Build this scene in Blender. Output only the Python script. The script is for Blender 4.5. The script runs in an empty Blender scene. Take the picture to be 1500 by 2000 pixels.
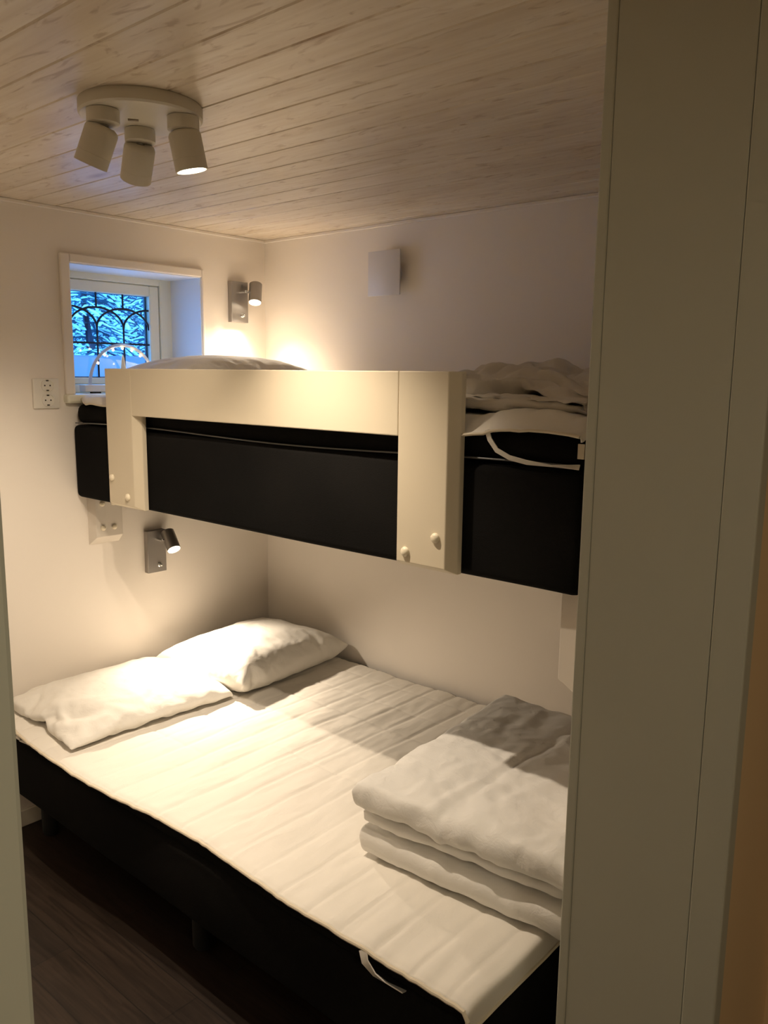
import bpy, bmesh, math, random
from math import sin, cos, pi, radians
from mathutils import Vector, Matrix, noise
import numpy as np

random.seed(7)
SC = bpy.context.scene
COL = SC.collection

# ------------------------------------------------------------------ camera
cam_data = bpy.data.cameras.new('camera')
cam_data.sensor_fit = 'VERTICAL'
cam_data.sensor_height = 24.0
cam_data.lens = 1622.4 / 2000 * 24.0
cam_data.clip_start = 0.02
cam = bpy.data.objects.new('camera', cam_data)
COL.objects.link(cam)
Rm = Matrix(((0.75171541, -0.11681794, 0.64905894),
             (0.65938047, 0.11539158, -0.74290119),
             (0.01188824, 0.98642706, 0.1637691)))
CAM = Vector((2.78, -2.39595, 1.61454))
cam.matrix_world = Matrix.Translation(CAM) @ Rm.to_4x4()
SC.camera = cam

# ------------------------------------------------------------------ world: blue winter dusk
world = bpy.data.worlds.new('dusk')
SC.world = world
world.use_nodes = True
bg = world.node_tree.nodes['Background']
bg.inputs['Color'].default_value = (0.06, 0.34, 0.92, 1)
bg.inputs['Strength'].default_value = 7.0

# ------------------------------------------------------------------ exposure
SC.view_settings.view_transform = 'Standard'
SC.view_settings.look = 'None'
SC.view_settings.gamma = 1.0
SC.view_settings.use_curve_mapping = False
SC.view_settings.exposure = 0.20

WARM = (1.0, 0.825, 0.63)
SPOT_W = (50.0, 14.0, 46.0)      # the three ceiling spots
READ_W = (26.0, 44.0)             # the two reading lamps
HALL_W = 5.0

# hall lamp (behind the camera, out of frame)
def area_light(name, loc, rot, size, energy, color):
    d = bpy.data.lights.new(name, 'AREA')
    d.energy = energy; d.size = size; d.color = color
    o = bpy.data.objects.new(name, d)
    o.location = loc; o.rotation_euler = rot
    COL.objects.link(o)
    return o
area_light('hall_light', (3.35, -2.35, 2.14), (0, 0, 0), 0.3, HALL_W, (1.0, 0.93, 0.72))

# ------------------------------------------------------------------ materials
def mat(name, color, rough=0.6, metal=0.0, spec=0.5):
    m = bpy.data.materials.new(name)
    m.use_nodes = True
    b = m.node_tree.nodes['Principled BSDF']
    b.inputs['Base Color'].default_value = (*color, 1)
    b.inputs['Roughness'].default_value = rough
    b.inputs['Metallic'].default_value = metal
    b.inputs['Specular IOR Level'].default_value = spec
    return m

def nodes(m):
    nt = m.node_tree
    return nt, nt.nodes['Principled BSDF'], nt.nodes.new, nt.links.new

def add_bump(m, scale=80, strength=0.2, dist=0.001, vec_scale=None, detail=4):
    nt, b, N, L = nodes(m)
    tc = N('ShaderNodeTexCoord'); mp = N('ShaderNodeMapping'); n = N('ShaderNodeTexNoise'); bu = N('ShaderNodeBump')
    if vec_scale: mp.inputs['Scale'].default_value = vec_scale
    n.inputs['Scale'].default_value = scale; n.inputs['Detail'].default_value = detail
    bu.inputs['Strength'].default_value = strength; bu.inputs['Distance'].default_value = dist
    L(tc.outputs['Object'], mp.inputs['Vector']); L(mp.outputs['Vector'], n.inputs['Vector'])
    L(n.outputs['Fac'], bu.inputs['Height']); L(bu.outputs['Normal'], b.inputs['Normal'])
    return m

M_WALL = add_bump(mat('wall_paint', (0.89, 0.825, 0.745), 0.75), 160, 0.25, 0.0006)
M_WALL_HALL = add_bump(mat('hall_paint', (0.80, 0.60, 0.36), 0.7), 160, 0.25, 0.0006)
M_JAMB = add_bump(mat('jamb_paint', (0.52, 0.52, 0.44), 0.5), 60, 0.15, 0.0006, (1, 1, 0.2))
M_TRIM = mat('trim_paint', (0.80, 0.74, 0.62), 0.4)
M_WIN = mat('window_paint', (0.82, 0.80, 0.66), 0.4)
M_RAIL = add_bump(mat('cream_lacquer', (0.72, 0.64, 0.49), 0.5), 30, 0.1, 0.0008, (0.3, 1, 1))
M_BRACKET = mat('bracket_paint', (0.74, 0.68, 0.60), 0.5)
M_CREAM = mat('bolt_cap_plastic', (0.85, 0.77, 0.60), 0.3)
M_PLASTIC = mat('white_plastic', (0.82, 0.79, 0.72), 0.25)
M_VENT = mat('vent_enamel', (0.74, 0.72, 0.72), 0.4)
M_LAMPWHITE = mat('white_lamp_enamel', (0.66, 0.62, 0.53), 0.45)
M_STEEL = mat('brushed_steel', (0.36, 0.34, 0.32), 0.42, 0.75)
M_CHROME = mat('chrome', (0.8, 0.8, 0.8), 0.12, 1.0)
M_DARK = mat('dark_rubber', (0.01, 0.01, 0.01), 0.7)
M_SCREW = mat('dark_hole', (0.03, 0.025, 0.02), 0.8)
M_LEAD = mat('lead_came', (0.008, 0.012, 0.03), 0.6)
M_ARCH = mat('arch_wood_white', (0.80, 0.80, 0.82), 0.35)
M_SNOW = mat('snow', (0.85, 0.90, 0.95), 0.8)
M_BARK = mat('bark', (0.035, 0.045, 0.07), 0.9)
M_NEEDLE = mat('fir_needles', (0.03, 0.10, 0.14), 0.9)
M_SHED = mat('dark_shed_roof', (0.16, 0.11, 0.13), 0.8)

def glass_mat():
    m = bpy.data.materials.new('window_glass'); m.use_nodes = True
    b = m.node_tree.nodes['Principled BSDF']
    b.inputs['Base Color'].default_value = (1, 1, 1, 1)
    b.inputs['Roughness'].default_value = 0.0
    b.inputs['IOR'].default_value = 1.45
    b.inputs['Transmission Weight'].default_value = 1.0
    return m
M_GLASS = glass_mat()

def emit(name, color, strength):
    m = mat(name, color, 0.4)
    b = m.node_tree.nodes['Principled BSDF']
    b.inputs['Emission Color'].default_value = (*color, 1)
    b.inputs['Emission Strength'].default_value = strength
    return m
M_BULB = emit('lit_bulb', (1.0, 0.86, 0.66), 14.0)
M_FAIRY = emit('lit_fairy_bulb', (1.0, 0.72, 0.35), 9.0)

def black_fabric():
    m = mat('black_upholstery', (0.008, 0.008, 0.0083), 0.95, 0, 0.08)
    nt, b, N, L = nodes(m)
    b.inputs['Sheen Weight'].default_value = 0.0
    b.inputs['Sheen Roughness'].default_value = 0.5
    tc = N('ShaderNodeTexCoord'); mp = N('ShaderNodeMapping'); mp.inputs['Scale'].default_value = (1, 1, 1)
    v = N('ShaderNodeTexVoronoi'); v.inputs['Scale'].default_value = 420
    n = N('ShaderNodeTexNoise'); n.inputs['Scale'].default_value = 3
    bu = N('ShaderNodeBump'); bu.inputs['Strength'].default_value = 0.5; bu.inputs['Distance'].default_value = 0.0008
    L(tc.outputs['Object'], mp.inputs['Vector']); L(mp.outputs['Vector'], v.inputs['Vector'])
    L(v.outputs['Distance'], bu.inputs['Height']); L(bu.outputs['Normal'], b.inputs['Normal'])
    cr = N('ShaderNodeValToRGB')
    cr.color_ramp.elements[0].position = 0.35; cr.color_ramp.elements[0].color = (0.0062, 0.0060, 0.0058, 1)
    cr.color_ramp.elements[1].position = 0.75; cr.color_ramp.elements[1].color = (0.0105, 0.0098, 0.0092, 1)
    L(tc.outputs['Object'], n.inputs['Vector']); L(n.outputs['Fac'], cr.inputs['Fac']); L(cr.outputs['Color'], b.inputs['Base Color'])
    return m
M_BLACK = black_fabric()

def cloth_mat(name, color, fine=260, fine_s=0.3, mid=14, mid_d=0.004, stretch=(1, 1, 1)):
    m = mat(name, color, 0.85, 0, 0.2)
    nt, b, N, L = nodes(m)
    b.inputs['Sheen Weight'].default_value = 0.1
    tc = N('ShaderNodeTexCoord'); mp = N('ShaderNodeMapping'); mp.inputs['Scale'].default_value = stretch
    n1 = N('ShaderNodeTexNoise'); n1.inputs['Scale'].default_value = mid; n1.inputs['Detail'].default_value = 5; n1.inputs['Distortion'].default_value = 0.8
    n2 = N('ShaderNodeTexNoise'); n2.inputs['Scale'].default_value = fine
    b1 = N('ShaderNodeBump'); b1.inputs['Strength'].default_value = 0.55; b1.inputs['Distance'].default_value = mid_d
    b2 = N('ShaderNodeBump'); b2.inputs['Strength'].default_value = fine_s; b2.inputs['Distance'].default_value = 0.0008
    L(tc.outputs['Object'], mp.inputs['Vector'])
    L(mp.outputs['Vector'], n1.inputs['Vector']); L(tc.outputs['Object'], n2.inputs['Vector'])
    L(n1.outputs['Fac'], b1.inputs['Height']); L(n2.outputs['Fac'], b2.inputs['Height'])
    L(b1.outputs['Normal'], b2.inputs['Normal']); L(b2.outputs['Normal'], b.inputs['Normal'])
    return m
M_PILLOW = cloth_mat('pillow_cotton', (0.80, 0.77, 0.71), 260, 0.3, 16, 0.006)
M_DUVET = cloth_mat('duvet_cotton', (0.82, 0.80, 0.76), 220, 0.4, 26, 0.006, (1, 1, 1))
M_PROT = cloth_mat('protector_cotton', (0.80, 0.76, 0.69), 300, 0.3, 9, 0.004, (2.2, 0.8, 1))
M_PIPING = mat('protector_binding', (0.72, 0.64, 0.50), 0.8)
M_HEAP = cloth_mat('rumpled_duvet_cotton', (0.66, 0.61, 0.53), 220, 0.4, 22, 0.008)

def ceiling_mat():
    m = mat('whitewashed_pine', (0.66, 0.58, 0.47), 0.36)
    nt, b, N, L = nodes(m)
    tc = N('ShaderNodeTexCoord')
    sep = N('ShaderNodeSeparateXYZ'); L(tc.outputs['Object'], sep.inputs['Vector'])
    # plank index
    d = N('ShaderNodeMath'); d.operation = 'MULTIPLY_ADD'; d.inputs[1].default_value = 1 / 0.1095; d.inputs[2].default_value = 1.69 / 0.1095 + 40
    L(sep.outputs['Y'], d.inputs[0])
    fl = N('ShaderNodeMath'); fl.operation = 'FLOOR'; L(d.outputs[0], fl.inputs[0])
    wn = N('ShaderNodeTexWhiteNoise'); wn.noise_dimensions = '1D'; L(fl.outputs[0], wn.inputs['W'])
    off = N('ShaderNodeVectorMath'); off.operation = 'SCALE'; off.inputs['Scale'].default_value = 9.0; L(wn.outputs['Color'], off.inputs[0])
    add = N('ShaderNodeVectorMath'); add.operation = 'ADD'; L(tc.outputs['Object'], add.inputs[0]); L(off.outputs[0], add.inputs[1])
    def noise_tex(scale_vec, scale, detail, dist=0.0):
        mp = N('ShaderNodeMapping'); mp.inputs['Scale'].default_value = scale_vec
        n = N('ShaderNodeTexNoise'); n.inputs['Scale'].default_value = scale; n.inputs['Detail'].default_value = detail
        n.inputs['Distortion'].default_value = dist
        L(add.outputs[0], mp.inputs['Vector']); L(mp.outputs['Vector'], n.inputs['Vector'])
        return n.outputs['Fac']
    grain = noise_tex((0.5, 20, 1), 4, 6, 0.5)
    blot = noise_tex((1.3, 6, 1), 2.2, 5, 0.8)
    smudge = noise_tex((3.2, 11, 1), 2.2, 7, 2.2)
    def ramp(fac, p0, c0, p1, c1):
        r = N('ShaderNodeValToRGB'); e = r.color_ramp.elements
        e[0].position = p0; e[0].color = (*c0, 1); e[1].position = p1; e[1].color = (*c1, 1)
        L(fac, r.inputs['Fac']); return r.outputs['Color']
    def mix(a, c, f, mode='MULTIPLY'):
        x = N('ShaderNodeMix'); x.data_type = 'RGBA'; x.blend_type = mode
        if isinstance(f, float): x.inputs[0].default_value = f
        else: L(f, x.inputs[0])
        L(a, x.inputs[6]); L(c, x.inputs[7]); return x.outputs[2]
    base = ramp(blot, 0.30, (0.76, 0.65, 0.51), 0.68, (0.88, 0.80, 0.68))
    g = ramp(grain, 0.30, (0.88, 0.85, 0.81), 0.60, (1, 1, 1))
    c = mix(base, g, 0.8)
    s = ramp(smudge, 0.30, (0.70, 0.62, 0.54), 0.42, (1, 1, 1))
    c = mix(c, s, 0.85)
    # knots
    mp = N('ShaderNodeMapping'); mp.inputs['Scale'].default_value = (1.7, 5.5, 1); L(add.outputs[0], mp.inputs['Vector'])
    vo = N('ShaderNodeTexVoronoi'); vo.inputs['Scale'].default_value = 1.15; L(mp.outputs['Vector'], vo.inputs['Vector'])
    k = ramp(vo.outputs['Distance'], 0.035, (0.60, 0.48, 0.38), 0.14, (1, 1, 1))
    c = mix(c, k, 0.8)
    # per-plank tone
    pt = ramp(wn.outputs['Value'], 0.0, (0.88, 0.87, 0.86), 1.0, (1, 1, 1))
    c = mix(c, pt, 1.0)
    L(c, b.inputs['Base Color'])
    bu = N('ShaderNodeBump'); bu.inputs['Strength'].default_value = 0.25; bu.inputs['Distance'].default_value = 0.001
    L(grain, bu.inputs['Height']); L(bu.outputs['Normal'], b.inputs['Normal'])
    return m
M_CEIL = ceiling_mat()

def floor_mat():
    m = mat('dark_oak_floor', (0.07, 0.04, 0.025), 0.45)
    nt, b, N, L = nodes(m)
    tc = N('ShaderNodeTexCoord')
    br = N('ShaderNodeTexBrick'); br.offset = 0.37
    br.inputs['Scale'].default_value = 1.0
    br.inputs['Brick Width'].default_value = 1.15; br.inputs['Row Height'].default_value = 0.125
    br.inputs['Mortar Size'].default_value = 0.0015
    br.inputs['Color1'].default_value = (0.040, 0.025, 0.016, 1); br.inputs['Color2'].default_value = (0.022, 0.014, 0.010, 1)
    br.inputs['Mortar'].default_value = (0.01, 0.007, 0.005, 1)
    L(tc.outputs['Object'], br.inputs['Vector'])
    mp = N('ShaderNodeMapping'); mp.inputs['Scale'].default_value = (1.5, 22, 1)
    n = N('ShaderNodeTexNoise'); n.inputs['Scale'].default_value = 3; n.inputs['Detail'].default_value = 6; n.inputs['Distortion'].default_value = 1
    L(tc.outputs['Object'], mp.inputs['Vector']); L(mp.outputs['Vector'], n.inputs['Vector'])
    r = N('ShaderNodeValToRGB'); r.color_ramp.elements[0].position = 0.3; r.color_ramp.elements[0].color = (0.45, 0.4, 0.36, 1)
    r.color_ramp.elements[1].position = 0.7; r.color_ramp.elements[1].color = (1.2, 1.2, 1.2, 1)
    L(n.outputs['Fac'], r.inputs['Fac'])
    x = N('ShaderNodeMix'); x.data_type = 'RGBA'; x.blend_type = 'MULTIPLY'; x.inputs[0].default_value = 1
    L(br.outputs['Color'], x.inputs[6]); L(r.outputs['Color'], x.inputs[7]); L(x.outputs[2], b.inputs['Base Color'])
    return m
M_FLOOR = floor_mat()

# ------------------------------------------------------------------ mesh helpers
WO = {}      # world origin of every object
def shade(me, ang=40):
    for p in me.polygons: p.use_smooth = True
    try: me.set_sharp_from_angle(angle=radians(ang))
    except Exception: pass

def obj(name, bm, m, parent=None, origin=None, smooth=True, ang=40):
    """bm is in world coordinates"""
    me = bpy.data.meshes.new(name)
    if isinstance(bm, bpy.types.Mesh):
        me = bm; me.name = name
        co = [v.co for v in me.vertices]
    else:
        bmesh.ops.recalc_face_normals(bm, faces=bm.faces)
        co = [v.co.copy() for v in bm.verts]
        bm.to_mesh(me); bm.free()
    if origin is None:
        lo = Vector((min(c[i] for c in co) for i in range(3))); hi = Vector((max(c[i] for c in co) for i in range(3)))
        origin = Vector(((lo.x + hi.x) / 2, (lo.y + hi.y) / 2, lo.z))
    origin = Vector(origin)
    me.transform(Matrix.Translation(-origin))
    me.materials.clear(); me.materials.append(m)
    if smooth: shade(me, ang)
    o = bpy.data.objects.new(name, me); COL.objects.link(o)
    WO[o.name] = origin
    if parent:
        o.parent = parent; o.location = origin - WO[parent.name]
    else: o.location = origin
    return o

def tag(o, label, cat, group=None, kind=None):
    o['label'] = label; o['category'] = cat
    if group: o['group'] = group
    if kind: o['kind'] = kind
    return o

def thing(name, label, cat, loc, group=None):
    o = bpy.data.objects.new(name, None); COL.objects.link(o)
    o.empty_display_size = 0.05
    o.location = loc; WO[o.name] = Vector(loc)
    return tag(o, label, cat, group)

def struct(name, bm, m, parent=None, smooth=False, kind='structure', label=None):
    o = obj(name, bm, m, parent, origin=(0, 0, 0) if not parent else None, smooth=smooth)
    if not parent: o['kind'] = kind
    if label: o['label'] = label
    return o

def box(bm, x0, x1, y0, y1, z0, z1, bev=0.0, seg=1):
    r = bmesh.ops.create_cube(bm, size=1.0)
    vs = r['verts']
    for v in vs:
        v.co = Vector((x0 + (v.co.x + .5) * (x1 - x0), y0 + (v.co.y + .5) * (y1 - y0), z0 + (v.co.z + .5) * (z1 - z0)))
    if bev > 0:
        es = list({e for v in vs for e in v.link_edges})
        bmesh.ops.bevel(bm, geom=es, offset=bev, segments=seg, profile=0.5, affect='EDGES')
    return bm

def NB(): return bmesh.new()

def frame_of(axis):
    z = Vector(axis).normalized()
    a = Vector((0, 0, 1)) if abs(z.z) < 0.9 else Vector((1, 0, 0))
    x = a.cross(z).normalized(); y = z.cross(x)
    return x, y, z

def lathe(bm, p, axis, prof, seg=32, cap0=True, cap1=True):
    """profile [(r, h)] revolved about the axis through p"""
    x, y, z = frame_of(axis); p = Vector(p)
    rings = []
    for r, h in prof:
        if r < 1e-6: rings.append([bm.verts.new(p + z * h)])
        else: rings.append([bm.verts.new(p + z * h + (x * cos(2 * pi * k / seg) + y * sin(2 * pi * k / seg)) * r) for k in range(seg)])
    for a, b in zip(rings, rings[1:]):
        for k in range(seg):
            k2 = (k + 1) % seg
            if len(a) == 1 and len(b) == 1: continue
            if len(a) == 1: bm.faces.new((a[0], b[k], b[k2]))
            elif len(b) == 1: bm.faces.new((a[k], a[k2], b[0]))
            else: bm.faces.new((a[k], a[k2], b[k2], b[k]))
    if cap0 and len(rings[0]) > 1: bm.faces.new(rings[0])
    if cap1 and len(rings[-1]) > 1: bm.faces.new(rings[-1][::-1])
    return bm

def tube(bm, pts, r, seg=8, flat=1.0, up=(0, 0, 1), closed=False):
    pts = [Vector(q) for q in pts]; n = len(pts); rings = []
    for i, q in enumerate(pts):
        if closed: t = (pts[(i + 1) % n] - pts[i - 1])
        else: t = (pts[min(i + 1, n - 1)] - pts[max(i - 1, 0)])
        t.normalize(); u = Vector(up); s = t.cross(u)
        if s.length < 1e-4: s = t.cross(Vector((1, 0, 0)))
        s.normalize(); u = s.cross(t)
        rr = r[i] if isinstance(r, (list, tuple)) else r
        rings.append([bm.verts.new(q + s * cos(2 * pi * k / seg) * rr * flat + u * sin(2 * pi * k / seg) * rr) for k in range(seg)])
    prs = list(zip(rings, rings[1:])) + ([(rings[-1], rings[0])] if closed else [])
    for a, b in prs:
        for k in range(seg): bm.faces.new((a[k], a[(k + 1) % seg], b[(k + 1) % seg], b[k]))
    if not closed: bm.faces.new(rings[0]); bm.faces.new(rings[-1][::-1])
    return bm

def prism(bm, poly, axis, a0, a1):
    """poly = 2-D points in the plane of the two other axes; extruded along axis (0 x, 1 y, 2 z)"""
    def P(u, v, a):
        c = [0, 0, 0]; o = [i for i in range(3) if i != axis]
        c[o[0]], c[o[1]], c[axis] = u, v, a; return Vector(c)
    A = [bm.verts.new(P(u, v, a0)) for u, v in poly]; B = [bm.verts.new(P(u, v, a1)) for u, v in poly]
    bm.faces.new(A); bm.faces.new(B[::-1]); n = len(poly)
    for i in range(n): bm.faces.new((A[i], A[(i + 1) % n], B[(i + 1) % n], B[i]))
    return bm

# ================================================================== THE SETTING
H = 2.162
XW = 2.02          # foot wall of the bunk niche
XD0, XD1 = 2.16, 2.42   # doorway wall, room side and hall side
YJ = -1.21         # right jamb
YL = -2.2411        # left jamb
YR = -2.33         # left wall of the room

b = NB(); box(b, -0.02, 4.2, -4.2, 1.2, -0.1, 0.0); struct('floor', b, M_FLOOR)

# ceiling: tongue and groove planks with small chamfers
b = NB(); y = -1.69 - 0.1095 * 23; W = 0.1095
while y < 1.2:
    prism(b, [(y, H + .02), (y, H + .004), (y + .0035, H), (y + W - .0035, H), (y + W, H + .004), (y + W, H + .02)], 0, -0.02, 4.2)
    y += W
struct('ceiling', b, M_CEIL)

# window wall with its opening
WY0, WY1, WZ0, WZ1 = -0.888, -0.335, 1.531, 1.982
TH = 0.24
b = NB()
for (y0, y1, z0, z1) in ((-2.6, WY0, 0, H + .02), (WY1, 0.1, 0, H + .02), (WY0, WY1, 0, WZ0 - .03), (WY0, WY1, WZ1, H + .02)):
    box(b, -TH, 0, y0, y1, z0, z1)
struct('wall_window', b, M_WALL)
b = NB(); box(b, -TH, XD1, 0, 0.1, 0, H + .02); struct('wall_back', b, M_WALL)
b = NB(); box(b, XW, XD1, -0.90, 0, 0, H + .02); struct('wall_foot', b, M_WALL)
b = NB(); box(b, -TH, XD1 - .0, YR - .1, YR, 0, H + .02); struct('wall_left', b, M_WALL)
# hall shell
b = NB(); box(b, XD1 - .01, XD1, YJ + .02, -0.90, 0, H + .02); box(b, XD0 + .005, XD1 - .01, YJ + .02, -0.90, 0, H + .02); struct('wall_doorway', b, M_WALL_HALL)
b = NB(); box(b, XD1, XD1 + .05, -0.9, 0.9, 0, H + .02); box(b, XD1, 3.9, 0.85, 0.95, 0, H + .02)
box(b, 3.8, 3.9, -4.1, 0.95, 0, H + .02); box(b, 2.3, 3.9, -4.2, -4.1, 0, H + .02); box(b, 2.3, XD1, -4.1, YR - .1, 0, H + .02)
struct('wall_hall', b, M_WALL_HALL)
b = NB(); box(b, XD1 + .05, XD1 + .075, -0.90, -0.84, 0, H, 0.002); struct('trim_1', b, M_JAMB)

# doorway lining, right side: narrow edge board, broad board, outer casing
b = NB()
box(b, XD0, XD0 + .018, YJ, YJ + .03, 0, H, .0025, 2)
box(b, XD0 + .0186, 2.3754, YJ + .0006, YJ + .03, 0, H, .001)
box(b, 2.376, XD1 + .006, YJ - .001, YJ + .03, 0, H, .003, 2)
box(b, XD0, XD0 + .012, YJ + .02, YJ + .31, 0, H, .002)
struct('trim_2', b, M_JAMB)
b = NB(); box(b, XD0 - .005, XD1, YR, YL, 0, H, .003, 2); box(b, XD1, XD1 + .012, YL - .10, YL, 0, H, .003, 2)
struct('trim_3', b, M_JAMB)
b = NB(); box(b, 0.0, 0.012, YR, 0, 0, 0.062, .003); struct('baseboard_window', b, M_TRIM)
b = NB(); box(b, 0.0, 0.008, YR, -.008, H - .012, H, .002); struct('trim_4', b, M_WALL)
b = NB(); box(b, 0.0, XW, -.008, 0, H - .012, H, .002); struct('trim_5', b, M_WALL)

# ------------------------------------------------------------------ the window
win = bpy.data.objects.new('window_1', None); COL.objects.link(win); win.location = (-.2, (WY0 + WY1) / 2, WZ0); WO['window_1'] = win.location.copy()
win['kind'] = 'structure'
XG = -0.20
b = NB(); t = 0.012       # reveal lining
box(b, -.196, 0.006, WY0, WY0 + .003, WZ0, WZ1); box(b, -.196, 0.006, WY1 - .003, WY1, WZ0, WZ1); box(b, -.196, 0.006, WY0 + .003, WY1 - .003, WZ1 - .003, WZ1)
struct('window_reveal', b, mat('reveal_paint', (0.80, 0.82, 0.84), 0.45), win)
def ring(b, y0, y1, z0, z1, w, xa, xb, bev=.003):
    """four-sided frame, outer rectangle y0..y1, z0..z1"""
    if not isinstance(w, tuple): w = (w,) * 4     # left(y0) right(y1) bottom top
    box(b, xa, xb, y0, y0 + w[0], z0, z1, bev); box(b, xa, xb, y1 - w[1], y1, z0, z1, bev)
    box(b, xa, xb, y0 + w[0], y1 - w[1], z0, z0 + w[2], bev); box(b, xa, xb, y0 + w[0], y1 - w[1], z1 - w[3], z1, bev)
    return b
b = ring(NB(), WY0, WY1, WZ0, WZ1, (.05, .055, .03, .028), -.24, XG + .006); struct('window_frame', b, M_WIN, win)
b = ring(NB(), WY0 + .051, WY1 - .0565, WZ0 + .031, WZ1 - .029, (.042, .044, .026, .042), -.238, XG, .004); sash = struct('window_sash', b, M_WIN, win)
GY0, GY1, GZ0, GZ1 = -.795, -.4355, 1.588, 1.911
b = NB(); box(b, -.222, -.219, GY0, GY1, GZ0, GZ1); struct('window_pane', b, M_GLASS, win)
b = ring(NB(), GY0 - .004, GY1 + .004, GZ0 - .004, GZ1 + .004, (.010, .012, .008, .006), -.236, -.2255, .001); struct('dark_pane_ring', b, M_LEAD, win)  # narrow dark ring around the pane, on its outer side
# leaded tracery
b = NB(); xg = -.213
cols = [-.78, -.665, -.55, -.435]
hz = 1.72; zb_, zp = 1.778, 1.855
tube(b, [(xg, GY0, hz), (xg, GY1, hz)], .0042, 6, 1)
for yc in cols[1:3]:
    tube(b, [(xg, yc, GZ0), (xg, yc, zb_ + .004)], .0042, 6)
    tube(b, [(xg, yc, zp), (xg, yc, GZ1)], .0042, 6)
for yc in cols:
    pts = []
    for k in range(25):
        a = pi * k / 24
        yy = yc - .115 * cos(a)
        if GY0 - .001 <= yy <= GY1 + .001: pts.append((xg + (.0006 if cols.index(yc) % 2 else -.0006), yy, zb_ + (zp - zb_) * sin(a)))
    tube(b, pts, .0043, 6)
struct('leaded_tracery', b, M_LEAD, win, smooth=True)
# casing around the opening, sill board
b = NB(); c = .014
box(b, 0, c, WY0 - .035, WY0 - .0, WZ0 - .0, WZ1 + .03, .004, 2); box(b, 0, c, WY1, WY1 + .012, WZ0, WZ1 + .03, .004, 2)
box(b, 0, c, WY0, WY1, WZ1, WZ1 + .03, .004, 2)
struct('window_casing', b, M_WALL, win)
b = NB(); box(b, -.235, .032, WY0 - .04, WY1 + .04, WZ0 - .03, WZ0, .008, 3)
struct('window_sill', b, M_WIN, win)

# ================================================================== OUTSIDE
b = NB(); box(b, -40, -TH - .05, -5, 40, -.75, -.6); o = struct('ground', b, M_SNOW)
# snowy shed roof beyond the garden
sh = thing('garden_shed', 'dark shed with a snowy blue roof seen low through the window', 'shed', (-6.6, 3.9, -.6))
b = NB(); box(b, -7.5, -5.7, .6, 7.2, -.6, 1.2); obj('wall', b, M_BARK, sh, smooth=False)
b = NB(); prism(b, [(-5.4, 1.12), (-5.4, 1.20), (-6.6, 1.80), (-7.8, 1.20), (-7.8, 1.12), (-6.6, 1.70)], 1, .4, 7.4); obj('roof', b, M_SHED, sh, smooth=False)
sh.rotation_euler = (0, 0, radians(-14))

def fir(h, seed, nb=60):
    """one snow-laden fir: trunk, dark boughs, snow pads on the boughs"""
    rnd = random.Random(seed)
    bt, bn, bs = NB(), NB(), NB()
    tube(bt, [(rnd.uniform(-.04, .04) * k, rnd.uniform(-.04, .04) * k, h * k / 6) for k in range(7)], [.10 * (1 - k / 7) + .02 for k in range(7)], 7)
    for i in range(nb):
        z = 0.3 + (h - .5) * (i / nb); L = (1 - z / h) * h * .17 + .2
        for q in range(5):
            a = rnd.uniform(0, 2 * pi); l = L * rnd.uniform(.6, 1.1); dr = rnd.uniform(.2, .5)
            pts = [Vector((cos(a) * l * t_, sin(a) * l * t_, z - dr * l * t_ * t_ + .06 * sin(t_ * 3))) for t_ in (0, .35, .7, 1)]
            tube(bn, pts, [.012, .018, .014, .004], 4, 1.5)
            for sgn in (-1, 1):
                for tt in (.25, .4, .55, .7, .85, .97):
                    p0 = pts[0].lerp(pts[3], tt); a2 = a + sgn * rnd.uniform(.5, 1.2); l2 = l * .24 * rnd.uniform(.5, 1.3)
                    p0.z = pts[0].z - dr * l * tt * tt + .06 * sin(tt * 3)
                    p1 = p0 + Vector((cos(a2) * l2, sin(a2) * l2, -.5 * l2 * rnd.random() - .01))
                    tube(bn, [p0, p1], [.012, .004], 3, 1.6)
                    if rnd.random() < .62:
                        e = rnd.uniform(.012, .030); tube(bs, [p0 + Vector((0, 0, .014)), p0.lerp(p1, .5) + Vector((0, 0, .020)), p1 + Vector((0, 0, .010))], [e * .6, e, e * .4], 5, 1.5)
    return bt, bn, bs
firs = []
for s_ in range(2):
    bt, bn, bs = fir(7.5, 40 + s_)
    r = bpy.data.objects.new('fir_tree', None); COL.objects.link(r); WO[r.name] = Vector((0, 0, 0))
    obj('trunk', bt, M_BARK, r, origin=(0, 0, 0)); obj('boughs', bn, M_NEEDLE, r, origin=(0, 0, 0)); obj('snow', bs, M_SNOW, r, origin=(0, 0, 0))
    firs.append(r)
hd = Vector((-.835, .55, 0)).normalized(); sd = Vector((hd.y, -hd.x, 0))
spots = [(14.0, -.95, .95), (14.6, 1.35, .9), (17.5, -2.3, 1.0), (17.2, .25, 1.05),
         (21.0, -.9, 1.1), (20.6, 1.9, 1.1), (24.5, -2.6, 1.2), (25.0, .6, 1.2), (28.5, -.9, 1.3), (29.0, 2.6, 1.3), (32, -3.6, 1.4), (33, -1.9, 1.5), (32, .8, 1.4), (34, 2.2, 1.5), (37, -.4, 1.6), (38, 3.9, 1.6), (36.5, -3.1, 1.6)]
for i, (dd, ss, sc_) in enumerate(spots):
    src = firs[i % 2]
    if i < 2: r = src
    else:
        r = src.copy(); COL.objects.link(r)
        for ch in src.children:
            c_ = ch.copy(); COL.objects.link(c_); c_.parent = r
    p = Vector((CAM.x, CAM.y, 0)) + hd * dd + sd * ss
    r.location = (p.x, p.y, -.6); r.scale = (sc_, sc_, sc_); r.rotation_euler = (0, 0, i * 1.7)
    tag(r, 'snow-laden fir tree in the blue dusk outside the leaded window', 'tree', 'snowy firs outside the window')

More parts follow.
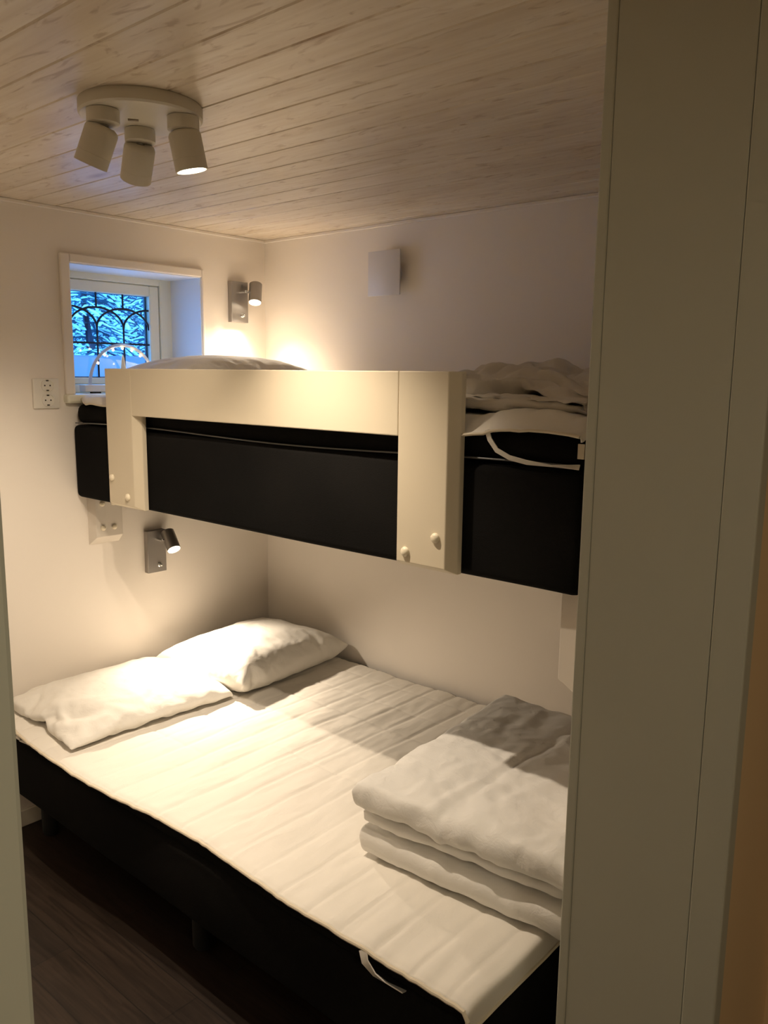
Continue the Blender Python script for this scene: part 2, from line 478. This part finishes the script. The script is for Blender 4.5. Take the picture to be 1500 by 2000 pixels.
# ================================================================== CEILING LAMP
CL = Vector((1.175, -1.345, H))
lamp = thing('ceiling_spotlight', 'white round ceiling lamp with three cylindrical spot heads', 'ceiling lamp', (CL.x, CL.y, H - .034))
b = NB(); lathe(b, CL, (0, 0, -1), [(.1235, 0), (.126, .003), (.126, .024), (.122, .028), (.02, .0285)], 64); obj('ceiling_plate', b, M_LAMPWHITE, lamp)
b = NB(); pc = CL + Vector((-.012, -.012, -.029)); tube(b, [pc + Vector((-.006, -.009, 0)), pc + Vector((.006, .009, 0))], .0035, 8); obj('plate_screw', b, mat('screw_cap', (.35, .3, .24), .5), lamp)
hv = Vector((-.839, .545, 0)); rv = Vector((.545, .839, 0)); zv = Vector((0, 0, 1))
heads = [
    (Vector((1.172, -1.432, 0)), (-zv * cos(radians(14)) + hv * sin(radians(14))) * cos(radians(21)) - rv * sin(radians(21)), -.000),
    (Vector((1.108, -1.306, 0)), (-zv * cos(radians(34)) + hv * sin(radians(34))) * cos(radians(9)) - rv * sin(radians(9)), +.000),
    (Vector((1.258, -1.300, 0)), (-zv * cos(radians(2)) + hv * sin(radians(2))) * cos(radians(11)) + rv * sin(radians(11)), .000),
]
for i, (p, ax, sh_) in enumerate(heads):
    ax.normalize(); top = Vector((p.x, p.y, H - .0275))
    b = NB(); lathe(b, top, (0, 0, -1), [(.0295, 0), (.0325, .002), (.0325, .027), (.030, .029), (.010, .0295)], 40)
    hd_ = obj('swivel_base', b, M_LAMPWHITE, lamp)
    b = NB(); lathe(b, top + Vector((0, 0, -.026)), (0, 0, -1), [(.009, 0), (.009, .007), (0, .008)], 16); obj('swivel_pin', b, M_STEEL, lamp)
    s0 = top + Vector((0, 0, (-.031, -.030, -.026)[i])) + rv * sh_
    b = NB(); lathe(b, s0, ax, [(0, 0), (.022, 0), (.031, .005), (.0335, .011), (.0335, .058), (.0330, .0585), (.0335, .059), (.0335, .081), (.0305, .081), (.0295, .056), (.018, .048), (0, .048)], 48, False, False)
    sp = obj('spot_head', b, M_LAMPWHITE, lamp)
    b = NB(); lathe(b, s0, ax, [(0, .073), (.016, .074), (.0285, .076), (.0285, .071), (0, .067)], 40, False, False)
    obj('bulb', b, M_BULB, sp)
    ld = bpy.data.lights.new('spot_light', 'SPOT'); ld.energy = SPOT_W[i]; ld.color = WARM; ld.spot_size = radians((112, 84, 92)[i]); ld.spot_blend = 1.0; ld.shadow_soft_size = .012
    lo = bpy.data.objects.new('spot_light', ld); COL.objects.link(lo); lo.location = s0 + ax * .083
    lo.rotation_euler = (-ax).to_track_quat('Z', 'Y').to_euler()

# ================================================================== READING LAMPS
def reading_lamp(y0, y1, z0, z1, hy, hz_, ax, label, watts):
    """plate on the window wall; a small tilted cylinder at its right side"""
    r = thing('reading_lamp', label, 'wall lamp', (0, (y0 + y1) / 2, z0), 'steel reading lamps on the window wall')
    b = NB(); box(b, 0.0, .024, y0, y1, z0, z1, .0012); pl = obj('wall_plate', b, M_STEEL, r)
    ax = Vector(ax).normalized(); c = Vector((.068, hy, hz_))
    b = NB(); lathe(b, c - ax * .042, ax, [(0, 0), (.024, 0), (.0262, .002), (.0262, .084), (.0245, .085), (.0238, .078), (0, .074)], 40, False, False)
    hd2 = obj('lamp_head', b, M_STEEL, r)
    b = NB(); lathe(b, c - ax * .042, ax, [(0, .078), (.0233, .079), (.0233, .082), (.015, .0845), (0, .085)], 32, False, False); obj('bulb', b, M_BULB, hd2)
    py = (y0 + y1) / 2 + .004; pz = c.z + .004
    b = NB(); tube(b, [(.022, py, pz), (.058, py, pz)], .0055, 12); tube(b, [(.058, py, pz), (.060, c.y - .02, pz)], .005, 10); obj('swivel_arm', b, M_CHROME, r)
    b = NB(); lathe(b, (.024, py + .006, z0 + .028), (1, 0, 0), [(.009, 0), (.009, .003), (.006, .005), (.005, .014), (.003, .016), (0, .0165)], 20); obj('switch_button', b, M_CHROME, r)
    ld = bpy.data.lights.new('reading_light', 'SPOT'); ld.energy = watts; ld.color = WARM; ld.spot_size = radians(118); ld.spot_blend = 1.0; ld.shadow_soft_size = .014
    lo = bpy.data.objects.new('reading_light', ld); COL.objects.link(lo); lo.location = c + ax * .046
    lo.rotation_euler = (-ax).to_track_quat('Z', 'Y').to_euler()
    return r
reading_lamp(-.198, -.112, 1.817, 1.980, -.110, 1.935, (.28, -.30, -.9), 'steel reading lamp above the upper bunk, right of the window', READ_W[0])
reading_lamp(-.628, -.545, .838, 1.004, -.553, .965, (.68, -.12, -.73), 'steel reading lamp under the upper bunk, above the two pillows', READ_W[1])

# ================================================================== SOCKET, VENT COVER
sk = thing('wall_socket', 'white double power socket on the wall left of the window', 'power socket', (0, -.994, 1.486))
b = NB(); box(b, 0, .011, -1.040, -.948, 1.484, 1.586, .003, 2); obj('cover_plate', b, M_PLASTIC, sk)
for zc in (1.562, 1.512):
    c = Vector((.0112, -.990, zc))
    b = NB(); lathe(b, c, (1, 0, 0), [(.0225, -.001), (.0225, .0035), (.0205, .0042), (.0190, .0004), (0, .0004)], 32, False, False); w = obj('outlet', b, M_PLASTIC, sk)
    b = NB()
    for dy in (-.0095, .0095): lathe(b, c + Vector((.0001, dy, 0)), (1, 0, 0), [(.0028, 0), (.0028, .0006)], 12)
    for dz in (-.0165, .0165): box(b, c.x - .0005, c.x + .0012, c.y - .0045, c.y + .0045, c.z + dz - .002, c.z + dz + .002)
    obj('contact_holes', b, M_SCREW, w)
vt_ = thing('air_vent_cover', 'square white air vent cover on the wall above the upper bunk', 'vent', (.675, 0, 1.9))
b = NB(); box(b, .628, .783, -.040, -.034, 1.899, 2.059, .002, 2); obj('front_panel', b, M_VENT, vt_)
b = NB(); lathe(b, (.705, 0, 1.979), (0, -1, 0), [(.055, 0), (.055, .034)], 32); obj('vent_collar', b, M_VENT, vt_)

# ================================================================== LIGHT ARCH ON THE SILL
ar = thing('light_arch', 'white arched window light with small bulbs on the sill', 'window light', (-.10, -.66, WZ0))
XA = -.10
b = NB(); box(b, XA - .022, XA + .022, -.800, -.455, WZ0 + .006, WZ0 + .032, .003, 2); obj('base', b, M_ARCH, ar)
for ya in (-.770, -.52):
    b = NB(); box(b, XA, XA + .018, ya, ya + .035, WZ0, WZ0 + .006); obj('rubber_foot', b, M_DARK, ar)
AC, AR = -.6275, .140
def arc(k, n, rad): a = pi * k / n; return (XA, AC - rad * cos(a), WZ0 + .030 + .150 * rad / AR * sin(a))
b = NB(); tube(b, [arc(k, 40, AR) for k in range(41)], .0065, 4, 1.9, up=(0, 0, 1)); obj('arch', b, M_ARCH, ar)
for k in (4, 6, 8, 10, 12, 14, 16):
    p = Vector(arc(k, 20, AR - .011)); b = NB(); lathe(b, p - Vector((0, 0, .005)), (0, 0, 1), [(0, 0), (.0035, .002), (.0045, .005), (.003, .009), (0, .011)], 10); obj('bulb', b, M_FAIRY, ar)
b = NB(); lathe(b, (XA, -.6275, WZ0 + .03), (0, 0, 1), [(.022, 0), (.019, .012), (.010, .07), (.0045, .105), (0, .117)], 14); obj('cone_ornament', b, M_CREAM, ar)

# ================================================================== SOFT GOODS SIMULATION
def simulate(key, bm, loc, rot, frames, pressure, colliders=(), shrink=0.0, bend=.2, tension=15, mass=.03, selfc=False, thick=.004, scale=(1, 1, 1)):
    """let a cloth shape fall, fill with air and settle; returns the settled mesh in world coordinates"""
    me = bpy.data.meshes.new(key); bm.to_mesh(me); bm.free()
    o = bpy.data.objects.new(key, me); COL.objects.link(o)
    o.location = loc; o.rotation_euler = rot; o.scale = scale
    cs = []
    for cme in colliders:
        if isinstance(cme, tuple):
            cb = NB(); box(cb, *cme); m_ = bpy.data.meshes.new('c'); cb.to_mesh(m_); cb.free()
        else: m_ = cme.copy()
        co = bpy.data.objects.new('c', m_); COL.objects.link(co); co.modifiers.new('c', 'COLLISION'); co.collision.thickness_outer = thick; co.collision.cloth_friction = 12; cs.append(co)
    md = o.modifiers.new('cloth', 'CLOTH'); s = md.settings
    s.quality = 6; s.mass = mass; s.tension_stiffness = tension; s.compression_stiffness = tension; s.shear_stiffness = 5; s.bending_stiffness = bend
    s.use_pressure = True; s.uniform_pressure_force = pressure; s.shrink_min = shrink; s.air_damping = 2
    md.collision_settings.distance_min = .004; md.collision_settings.collision_quality = 3
    md.collision_settings.use_self_collision = selfc; md.collision_settings.self_distance_min = .004
    md.point_cache.frame_start = 1; md.point_cache.frame_end = frames
    SC.frame_start = 1; SC.frame_end = frames
    for f in range(1, frames + 1): SC.frame_set(f)
    ev = o.evaluated_get(bpy.context.evaluated_depsgraph_get())
    out = bpy.data.meshes.new_from_object(ev); out.transform(o.matrix_world); out.name = key
    bpy.data.objects.remove(o)
    for co in cs: bpy.data.objects.remove(co)
    SC.frame_set(1)
    return out

def envelope(w, d, nx, ny, h=0.012, fn=None, slab=False):
    """two sheets sewn along the rim"""
    bm = NB(); T = [[None] * (ny + 1) for _ in range(nx + 1)]; B = [[None] * (ny + 1) for _ in range(nx + 1)]
    for i in range(nx + 1):
        for j in range(ny + 1):
            su, sv = i / nx * 2 - 1, j / ny * 2 - 1
            if slab: su, sv = (.45 * su + .55 * sin(su * pi / 2)), (.45 * sv + .55 * sin(sv * pi / 2))
            x = su * w / 2; y = sv * d / 2; dz = fn(x, y) if fn else 0
            hh = h * math.sqrt(max(0, 1 - max(abs(su), abs(sv)) ** 8)) if slab else h
            if i in (0, nx) or j in (0, ny): T[i][j] = B[i][j] = bm.verts.new((x, y, dz))
            else: T[i][j] = bm.verts.new((x, y, hh + dz)); B[i][j] = bm.verts.new((x, y, -hh + dz))
    for i in range(nx):
        for j in range(ny):
            bm.faces.new((T[i][j], T[i + 1][j], T[i + 1][j + 1], T[i][j + 1])); bm.faces.new((B[i][j], B[i][j + 1], B[i + 1][j + 1], B[i + 1][j]))
    return bm

def refine(o, levels=1):
    m = o.modifiers.new('smooth', 'SUBSURF'); m.levels = levels; m.render_levels = levels
    return o

def rumple(me, amp, sc_, seed=0):
    """fine irregular creases along the surface normals"""
    me.update(); N_ = [v.normal.copy() for v in me.vertices]
    for v, n in zip(me.vertices, N_):
        q = Vector((v.co.x * sc_, v.co.y * sc_ * .8, v.co.z * sc_ + seed))
        q += Vector((noise.noise(q * .7), noise.noise(q * .7 + Vector((9, 0, 0))), 0)) * .8
        v.co += n * amp * (.45 - abs(noise.noise(q)) * 1.6 + .4 * noise.noise(q * 2.3))
    return me

def bbox(me):
    v = np.array([x.co[:] for x in me.vertices]); return v.min(0), v.max(0)

# ================================================================== LOWER BED
ZB = .449
lb = thing('lower_bed', 'wide black lower bed on the floor under the upper bunk', 'bed', (1.0, -.62, 0))
def soft_box(b, x0, x1, y0, y1, z0, z1, bev, nx=24, wav=.0, seed=1):
    """rounded box with a faintly uneven surface"""
    box(b, x0, x1, y0, y1, z0, z1, bev, 4)
    for ax_, a0, a1, n in ((0, x0, x1, nx), (1, y0, y1, max(4, nx // 2))):
        for k in range(1, n):
            c = Vector((0, 0, 0)); c[ax_] = a0 + (a1 - a0) * k / n; nn = Vector((0, 0, 0)); nn[ax_] = 1
            if a0 + bev < c[ax_] < a1 - bev: bmesh.ops.bisect_plane(b, geom=list(b.verts) + list(b.edges) + list(b.faces), plane_co=c, plane_no=nn)
    if wav:
        for v in b.verts:
            q = v.co * 2.2 + Vector((seed, 0, 0))
            v.co += Vector((0, noise.noise(q) * wav, noise.noise(q + Vector((5, 5, 5))) * wav * .7))
    return b
b = soft_box(NB(), .012, 2.0, -1.238, -.012, .192, .392, .022, 20, .006); obj('bed_base', b, M_BLACK, lb)
b = soft_box(NB(), .014, 2.0, -1.236, -.014, .388, .440, .020, 20, .005, 4); obj('mattress', b, M_BLACK, lb)
for x in (.12, 1.0, 1.88):
    for y in (-1.12, -.12):
        b = NB(); lathe(b, (x, y, 0), (0, 0, 1), [(.022, 0), (.028, .01), (.030, .192)], 20); obj('leg', b, M_DARK, lb)

def smooth(t): t = max(0, min(1, t)); return t * t * (3 - 2 * t)
def groove(d, w): return math.exp(-(d / w) ** 2)
def protector(name, x0, x1, yf, yb, zt, drop, xs, cross, seed, yfun=None, zfun=None, nx=330, ny=200, cornercut=None):
    """quilted sheet lying on a mattress, its foot end hanging down by drop"""
    bm = NB(); g = []
    L = x1 - x0
    for i in range(nx + 1):
        row = []
        u = (L + drop) * i / nx; x = x0 + u
        for j in range(ny + 1):
            v = j / ny
            yfr = yf + (yfun(x) if yfun else 0)
            y = yfr + (yb - yfr) * v
            z = zt
            q = Vector((x * 3.0, y * 1.3, seed))
            w = abs(noise.noise(q)); z += .007 * (.25 - w)
            z += .005 * noise.noise(Vector((x * 13, y * 5, seed + 3))) + .0018 * noise.noise(Vector((x * 40, y * 16, seed + 9)))
            dwarp = .012 * noise.noise(Vector((x * 2, y * 2, seed + 6)))
            s = min(abs(x + dwarp - k) for k in xs)
            z += .0028 * (1 - groove(s, .006)) - .001
            if cross:
                for (yc, xa, xb) in cross:
                    if xa < x < xb: z -= .0026 * groove(y + dwarp - yc, .005)
            z -= .006 * groove(y - yfr, .012)
            if zfun: z += zfun(x, y)
            r = .014
            if x > x1 - r:                 # turn down over the foot end
                t = x - (x1 - r); a = min(t / r, pi / 2)
                xx = x1 - r + r * sin(a) + .002; zz = z - r * (1 - cos(a)) - max(0, t - r * pi / 2)
                row.append(bm.verts.new((xx + .004 * noise.noise(Vector((y * 6, 1, seed))), y, zz)))
            else: row.append(bm.verts.new((x, y, z)))
        g.append(row)
    for i in range(nx):
        for j in range(ny): bm.faces.new((g[i][j], g[i + 1][j], g[i + 1][j + 1], g[i][j + 1]))
    front = [g[i][0].co.copy() for i in range(nx + 1)]; foot = [g[nx][j].co.copy() for j in range(ny + 1)]
    return bm, front, foot

def yedge(x):      # the front edge wanders
    return -.012 * sin(x * 3.1 + .6) + .008 * sin(x * 7.3) + (.035 * smooth((.30 - x) / .3))
xs_low = [.10 + .098 * k for k in range(19)] + [1.955]
cr = [(-.42, .55, 1.25), (-.58, .3, 1.35), (-.75, .35, 1.45), (-.27, .5, 1.3), (-.95, .3, .9), (-.12, .5, 1.3)]
pt = thing('mattress_protector', 'off-white quilted mattress protector spread over the lower bed', 'mattress protector', (1, -.6, ZB - .006), 'quilted mattress protectors')
bm_, front, foot = protector('p', .02, 2.003, -1.256, -.030, ZB, .045, xs_low, cr, 2.0, yedge)
o = obj('quilted_sheet', bm_, M_PROT, pt); sm = o.modifiers.new('thick', 'SOLIDIFY'); sm.thickness = .004; sm.offset = -1
b = NB(); tube(b, [p + Vector((0, -.001, -.0035)) for p in front[::3]], .0048, 8, 1.0); tube(b, [p + Vector((.001, 0, 0)) for p in foot[::4]], .0042, 6)
obj('edge_binding', b, M_PIPING, pt)
def ribbon(b, pts, w, th=.0012, wdir=(1, 0, 0)):
    pts = [Vector(p) for p in pts]; wd = Vector(wdir).normalized(); prev = None
    for i, p in enumerate(pts):
        t = (pts[min(i + 1, len(pts) - 1)] - pts[max(i - 1, 0)]).normalized(); n = t.cross(wd).normalized(); ww = t.cross(n).normalized()
        ring_ = [b.verts.new(p + ww * w / 2 + n * th), b.verts.new(p - ww * w / 2 + n * th), b.verts.new(p - ww * w / 2 - n * th), b.verts.new(p + ww * w / 2 - n * th)]
        if prev:
            for k in range(4): b.faces.new((prev[k], prev[(k + 1) % 4], ring_[(k + 1) % 4], ring_[k]))
        else: b.faces.new(ring_)
        prev = ring_
    b.faces.new(prev[::-1]); return b
b = ribbon(NB(), [(1.74, -1.255, .442), (1.752, -1.262, .425), (1.775, -1.258, .405), (1.80, -1.248, .394), (1.84, -1.240, .390)], .020); obj('elastic_strap', b, M_PROT, pt)
b = ribbon(NB(), [(.18, -1.235, .440), (.20, -1.250, .430), (.23, -1.252, .424), (.26, -1.245, .428)], .018); obj('elastic_strap', b, M_PROT, pt)

# ================================================================== UPPER BUNK
ub = thing('upper_bunk', 'black upper bunk bed with a cream wooden guard rail', 'bunk bed', (1.0, -.45, 1.168))
YF = -.903
b = soft_box(NB(), .006, 2.0, YF, -.010, 1.168, 1.424, .018, 20, .004, 8); obj('bed_base', b, M_BLACK, ub)
# guard rail
RY0, RY1 = -.942, -.906
rl = NB(); prism(rl, [(.30 + .137, 1.475), (1.548, 1.475), (1.548, 1.622), (.30 + .137, 1.622)], 1, RY0 + .0008, RY1)
rail = obj('guard_rail', rl, M_RAIL, ub, smooth=False)
bv = rail.modifiers.new('bevel', 'BEVEL'); bv.width = .0025; bv.segments = 2
def upright(xa, xb, ch):
    """board with chamfered right side and foot"""
    b = NB(); z0, z1 = 1.172, 1.622
    F = [(xa, z0 + .012), (xb - ch, z0 + .012), (xb - ch, z1), (xa, z1)]
    Bk = [(xa, z0), (xb, z0), (xb, z1), (xa, z1)]
    f = [b.verts.new((x, RY0, z)) for x, z in F]; m_ = [b.verts.new((x, RY0 + .020, z)) for x, z in Bk]; k = [b.verts.new((x, RY1, z)) for x, z in Bk]
    b.faces.new(f); b.faces.new(k[::-1])
    for A_, B_ in ((f, m_), (m_, k)):
        for i in range(4): b.faces.new((A_[i], A_[(i + 1) % 4], B_[(i + 1) % 4], B_[i]))
    o = obj('upright', b, M_RAIL, ub, smooth=False)
    bv = o.modifiers.new('bevel', 'BEVEL'); bv.width = .002; bv.segments = 2
    return o
u1 = upright(.300, .474, .026); u2 = upright(1.5495, 1.712, .022)
def cap(p, axis, par, r=.0115, h=.009):
    b = NB(); lathe(b, p, axis, [(r, 0), (r, .002), (r * .9, h * .6), (r * .6, h * .9), (0, h)], 20); return obj('bolt_cap', b, M_CREAM, par)
for (x, z, par) in ((.322, 1.268, u1), (.412, 1.212, u1), (1.577, 1.209, u2), (1.664, 1.253, u2)): cap((x, RY0, z), (0, -1, 0), par)
# brackets under the bunk on the two end walls
def bracket(xw, sgn, t, y0, y1, z0, z1, ch):
    b = NB()
    y_ = [(0, y0), (t, y0 + (.012 if sgn > 0 else 0))]
    A_ = [(xw, y0, z1), (xw, y1, z1), (xw, y1, z0), (xw, y0, z0)]
    B_ = [(xw + sgn * t, y0 + (.014 if sgn > 0 else .002), z1), (xw + sgn * t, y1 - .002, z1), (xw + sgn * t, y1 - .002, z0 + ch), (xw + sgn * t, y0 + (.014 if sgn > 0 else .002), z0 + ch)]
    a = [b.verts.new(p) for p in A_]; c = [b.verts.new(p) for p in B_]
    b.faces.new(a); b.faces.new(c[::-1])
    for i in range(4): b.faces.new((a[i], a[(i + 1) % 4], c[(i + 1) % 4], c[i]))
    o = obj('wall_bracket', b, M_BRACKET, ub, smooth=False); bv = o.modifiers.new('bevel', 'BEVEL'); bv.width = .0015; bv.segments = 2
    return o
w1 = bracket(0, 1, .034, -.858, -.735, .982, 1.168, .030)
w2 = bracket(XW, -1, .080, -.86, -.735, .925, 1.168, .045)
for y in (-.818, -.772):
    for z in (1.045, 1.135): cap((.034, y, z), (1, 0, 0), w1, .010, .008)

# topper mattress
tp = thing('topper_mattress', 'thin black topper mattress lying on the upper bunk base', 'mattress', (1.0, -.45, 1.426))
b = soft_box(NB(), .012, 2.0, -.895, -.014, 1.427, 1.500, .030, 24, .0, 3)
for v in b.verts:
    v.co.z += .006 * sin(v.co.x * 4.2) * (1 if v.co.z < 1.46 else .6)
obj('mattress_core', b, M_BLACK, tp)
b = NB(); tube(b, [(.02 + 1.96 * k / 60, -.8975, 1.431 + .006 * sin((.02 + 1.96 * k / 60) * 4.2)) for k in range(61)], .0022, 6); obj('edge_piping', b, mat('grey_piping', (.12, .12, .12), .5), tp)
b = NB(); box(b, 1.982, 1.996, -.8985, -.8955, 1.452, 1.482); obj('label_tab', b, M_PIPING, tp)

# upper protector
up = thing('mattress_protector', 'off-white quilted mattress protector creased on the upper bunk', 'mattress protector', (1, -.45, 1.50), 'quilted mattress protectors')
def ye2(x): return .010 * sin(x * 5 + 1) - .010 * groove(x - 1.62, .16) + .03 * smooth((.10 - x) / .1)
def ze2(x, y):
    fr = smooth((-.868 - y) / .042)       # droops over the front rim
    lift = .022 * groove(x - 1.86, .10) * (1 - fr * .4) * smooth((x - 1.70) / .06)
    return -fr * (.020 + .012 * groove(x - 1.72, .16)) + lift
bm_, front, foot = protector('p', .03, 2.0, -.908, -.030, 1.524, .01, [.1 + .098 * k for k in range(20)], None, 7.0, ye2, ze2, 260, 110)
o = obj('quilted_sheet', bm_, M_PROT, up); sm = o.modifiers.new('thick', 'SOLIDIFY'); sm.thickness = .004; sm.offset = -1
b = NB(); tube(b, [p + Vector((0, -.001, -.003)) for p in front[::3]], .0036, 6); obj('edge_binding', b, M_PIPING, up)
b = ribbon(NB(), [(1.775, -.915, 1.500), (1.782, -.914, 1.480), (1.800, -.913, 1.458), (1.83, -.909, 1.444), (1.87, -.906, 1.437), (1.93, -.904, 1.434), (1.99, -.903, 1.436)], .011); obj('elastic_strap', b, M_PROT, up)

# ================================================================== PILLOWS
WALLA = (-.2, 0.0, -2, .2, 0, 2.0)
WALLB = (-.2, 2.2, 0.0, .2, 0, 2.0)
BEDTOP = (-.1, 2.1, -1.3, .1, ZB - .15, ZB + .002)
UPTOP = (-.1, 2.1, -1.0, .1, 1.40, 1.526)
def rest(me, x=None, y=None, zmin=None):
    """slide a settled mesh so that it lies where the photo shows it"""
    lo, hi = bbox(me)
    me.transform(Matrix.Translation((0 if x is None else x - (lo[0] + hi[0]) / 2, 0 if y is None else y - (lo[1] + hi[1]) / 2, 0 if zmin is None else zmin - lo[2])))
    return me
right = simulate('pillow_right', envelope(.50, .60, 40, 48), (.29, -.335, ZB + .12), (0, radians(-8), radians(4)), 40, 5.0, (BEDTOP, WALLA, WALLB), shrink=-.03)
rumple(right, .0055, 13)
o = tag(refine(obj('pillow', right, M_PILLOW, ang=180)), 'white pillow on the lower bed in the wall corner', 'pillow', 'white pillows')
left = simulate('pillow_left', envelope(.50, .62, 40, 50), (.25, -.90, ZB + .19), (0, radians(20), radians(-6)), 44, 2.6, (BEDTOP, WALLA, right), shrink=-.05, tension=10, bend=.1)
rumple(left, .0075, 13, 4)
o = tag(refine(obj('pillow', left, M_PILLOW, ang=180)), 'white pillow nearer the door side on the lower bed, with a pinched corner', 'pillow', 'white pillows')
upp = simulate('pillow_up', envelope(.50, .66, 36, 48), (.30, -.47, 1.62), (0, 0, 0), 36, 3.6, (UPTOP, WALLA, WALLB), shrink=-.03)
rumple(upp, .0035, 12, 8)
o = tag(refine(obj('pillow', upp, M_PILLOW, ang=180)), 'beige-white pillow behind the guard rail on the upper bunk', 'pillow', 'white pillows')

# ================================================================== FOLDED DUVET (lower bed)
def crumple(a, s): return lambda x, y: a * noise.noise(Vector((x * s, y * s, a * 100 + s)))
FW = (XW, XW + .2, -.95, .2, 0, 2.)
def flatten(me, tmax, k=.62, z0=None):
    """press a settled cushion into an even layer"""
    lo, hi = bbox(me); base = lo[2] if z0 is None else z0
    for v in me.vertices:
        t = v.co.z - base
        if t > 0: v.co.z = base + tmax * math.tanh(t / (k * tmax))
    return me
def under(me):         # a plain slab standing in for the layer below while the next one settles
    lo, hi = bbox(me)
    return (lo[0] + .012, hi[0] - .012, lo[1] + .014, hi[1] - .014, ZB - .05, hi[2] - .006)
d1 = flatten(simulate('duvet_1', envelope(.54, .70, 48, 58, .030, crumple(.006, 9)), (1.765, -.645, ZB + .06), (0, 0, radians(4)), 28, 2.6, (BEDTOP,), shrink=-.06, bend=.1), .078)
d2 = flatten(simulate('duvet_2', envelope(.53, .66, 48, 56, .018, crumple(.006, 14)), (1.768, -.645, bbox(d1)[1][2] + .03), (0, 0, radians(5)), 26, 1.6, (BEDTOP, under(d1)), shrink=-.12, bend=.05), .055, .62, bbox(d1)[1][2] - .015)
d3 = flatten(simulate('duvet_3', envelope(.555, .715, 50, 60, .030, crumple(.005, 9)), (1.760, -.650, bbox(d2)[1][2] + .05), (0, 0, radians(4)), 28, 2.8, (BEDTOP, under(d2)), shrink=-.06, bend=.1), .105, .70, bbox(d2)[1][2] - .015)
for m_, k_ in ((d1, 1), (d2, 2), (d3, 3)): rumple(m_, .0055, 13, k_ * 7)
rumple(d3, .0055, 22, 31); rumple(d2, .005, 26, 12); rumple(d1, .003, 30, 5)
zt3 = bbox(d3)[1][2]
for v in d3.vertices:        # the quilting seam across the top layer
    if v.co.z > zt3 - .09: v.co.z -= .010 * groove(v.co.x - (1.745 + (v.co.y + 1.0) * .02) - .012 * noise.noise(Vector((v.co.y * 6, 0, 0))), .010)
b = NB()
for m_ in (d1, d2, d3): b.from_mesh(m_)
o = tag(refine(obj('folded_duvet', b, M_DUVET, ang=180)), 'white duvet folded in three layers on the foot of the lower bed', 'duvet')

# ================================================================== RUMPLED DUVET (upper bunk)
hp = []
prev = [UPTOP]
for i, (w, d_, hh, sh_, pr, ys) in enumerate(((.60, .66, .012, -.22, .7, -.50), (.58, .62, .008, -.34, .6, -.49), (.60, .62, .012, -.25, .8, -.47), (.62, .62, .020, -.15, 1.5, -.43))):
    zt_ = 1.526 if not hp else bbox(hp[-1])[1][2]
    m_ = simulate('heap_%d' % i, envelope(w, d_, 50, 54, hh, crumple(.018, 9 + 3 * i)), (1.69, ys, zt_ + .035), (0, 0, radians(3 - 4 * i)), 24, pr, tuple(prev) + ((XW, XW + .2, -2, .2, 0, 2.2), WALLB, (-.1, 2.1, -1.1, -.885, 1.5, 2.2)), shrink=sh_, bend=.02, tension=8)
    if i < 3: flatten(m_, (.036, .036, .036)[i], .8)
    rumple(m_, .012, 19, i * 5)
    for v in m_.vertices:
        if v.co.y < -.86: v.co.y = -.86 - .03 * math.tanh((-.86 - v.co.y) / .03)
        if v.co.z < 1.527: v.co.z = 1.527
    hp.append(m_); prev = [UPTOP, m_]
b = NB()
for m_ in hp: b.from_mesh(m_)
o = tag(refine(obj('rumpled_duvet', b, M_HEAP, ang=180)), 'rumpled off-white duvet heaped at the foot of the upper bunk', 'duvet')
SC.frame_set(1)
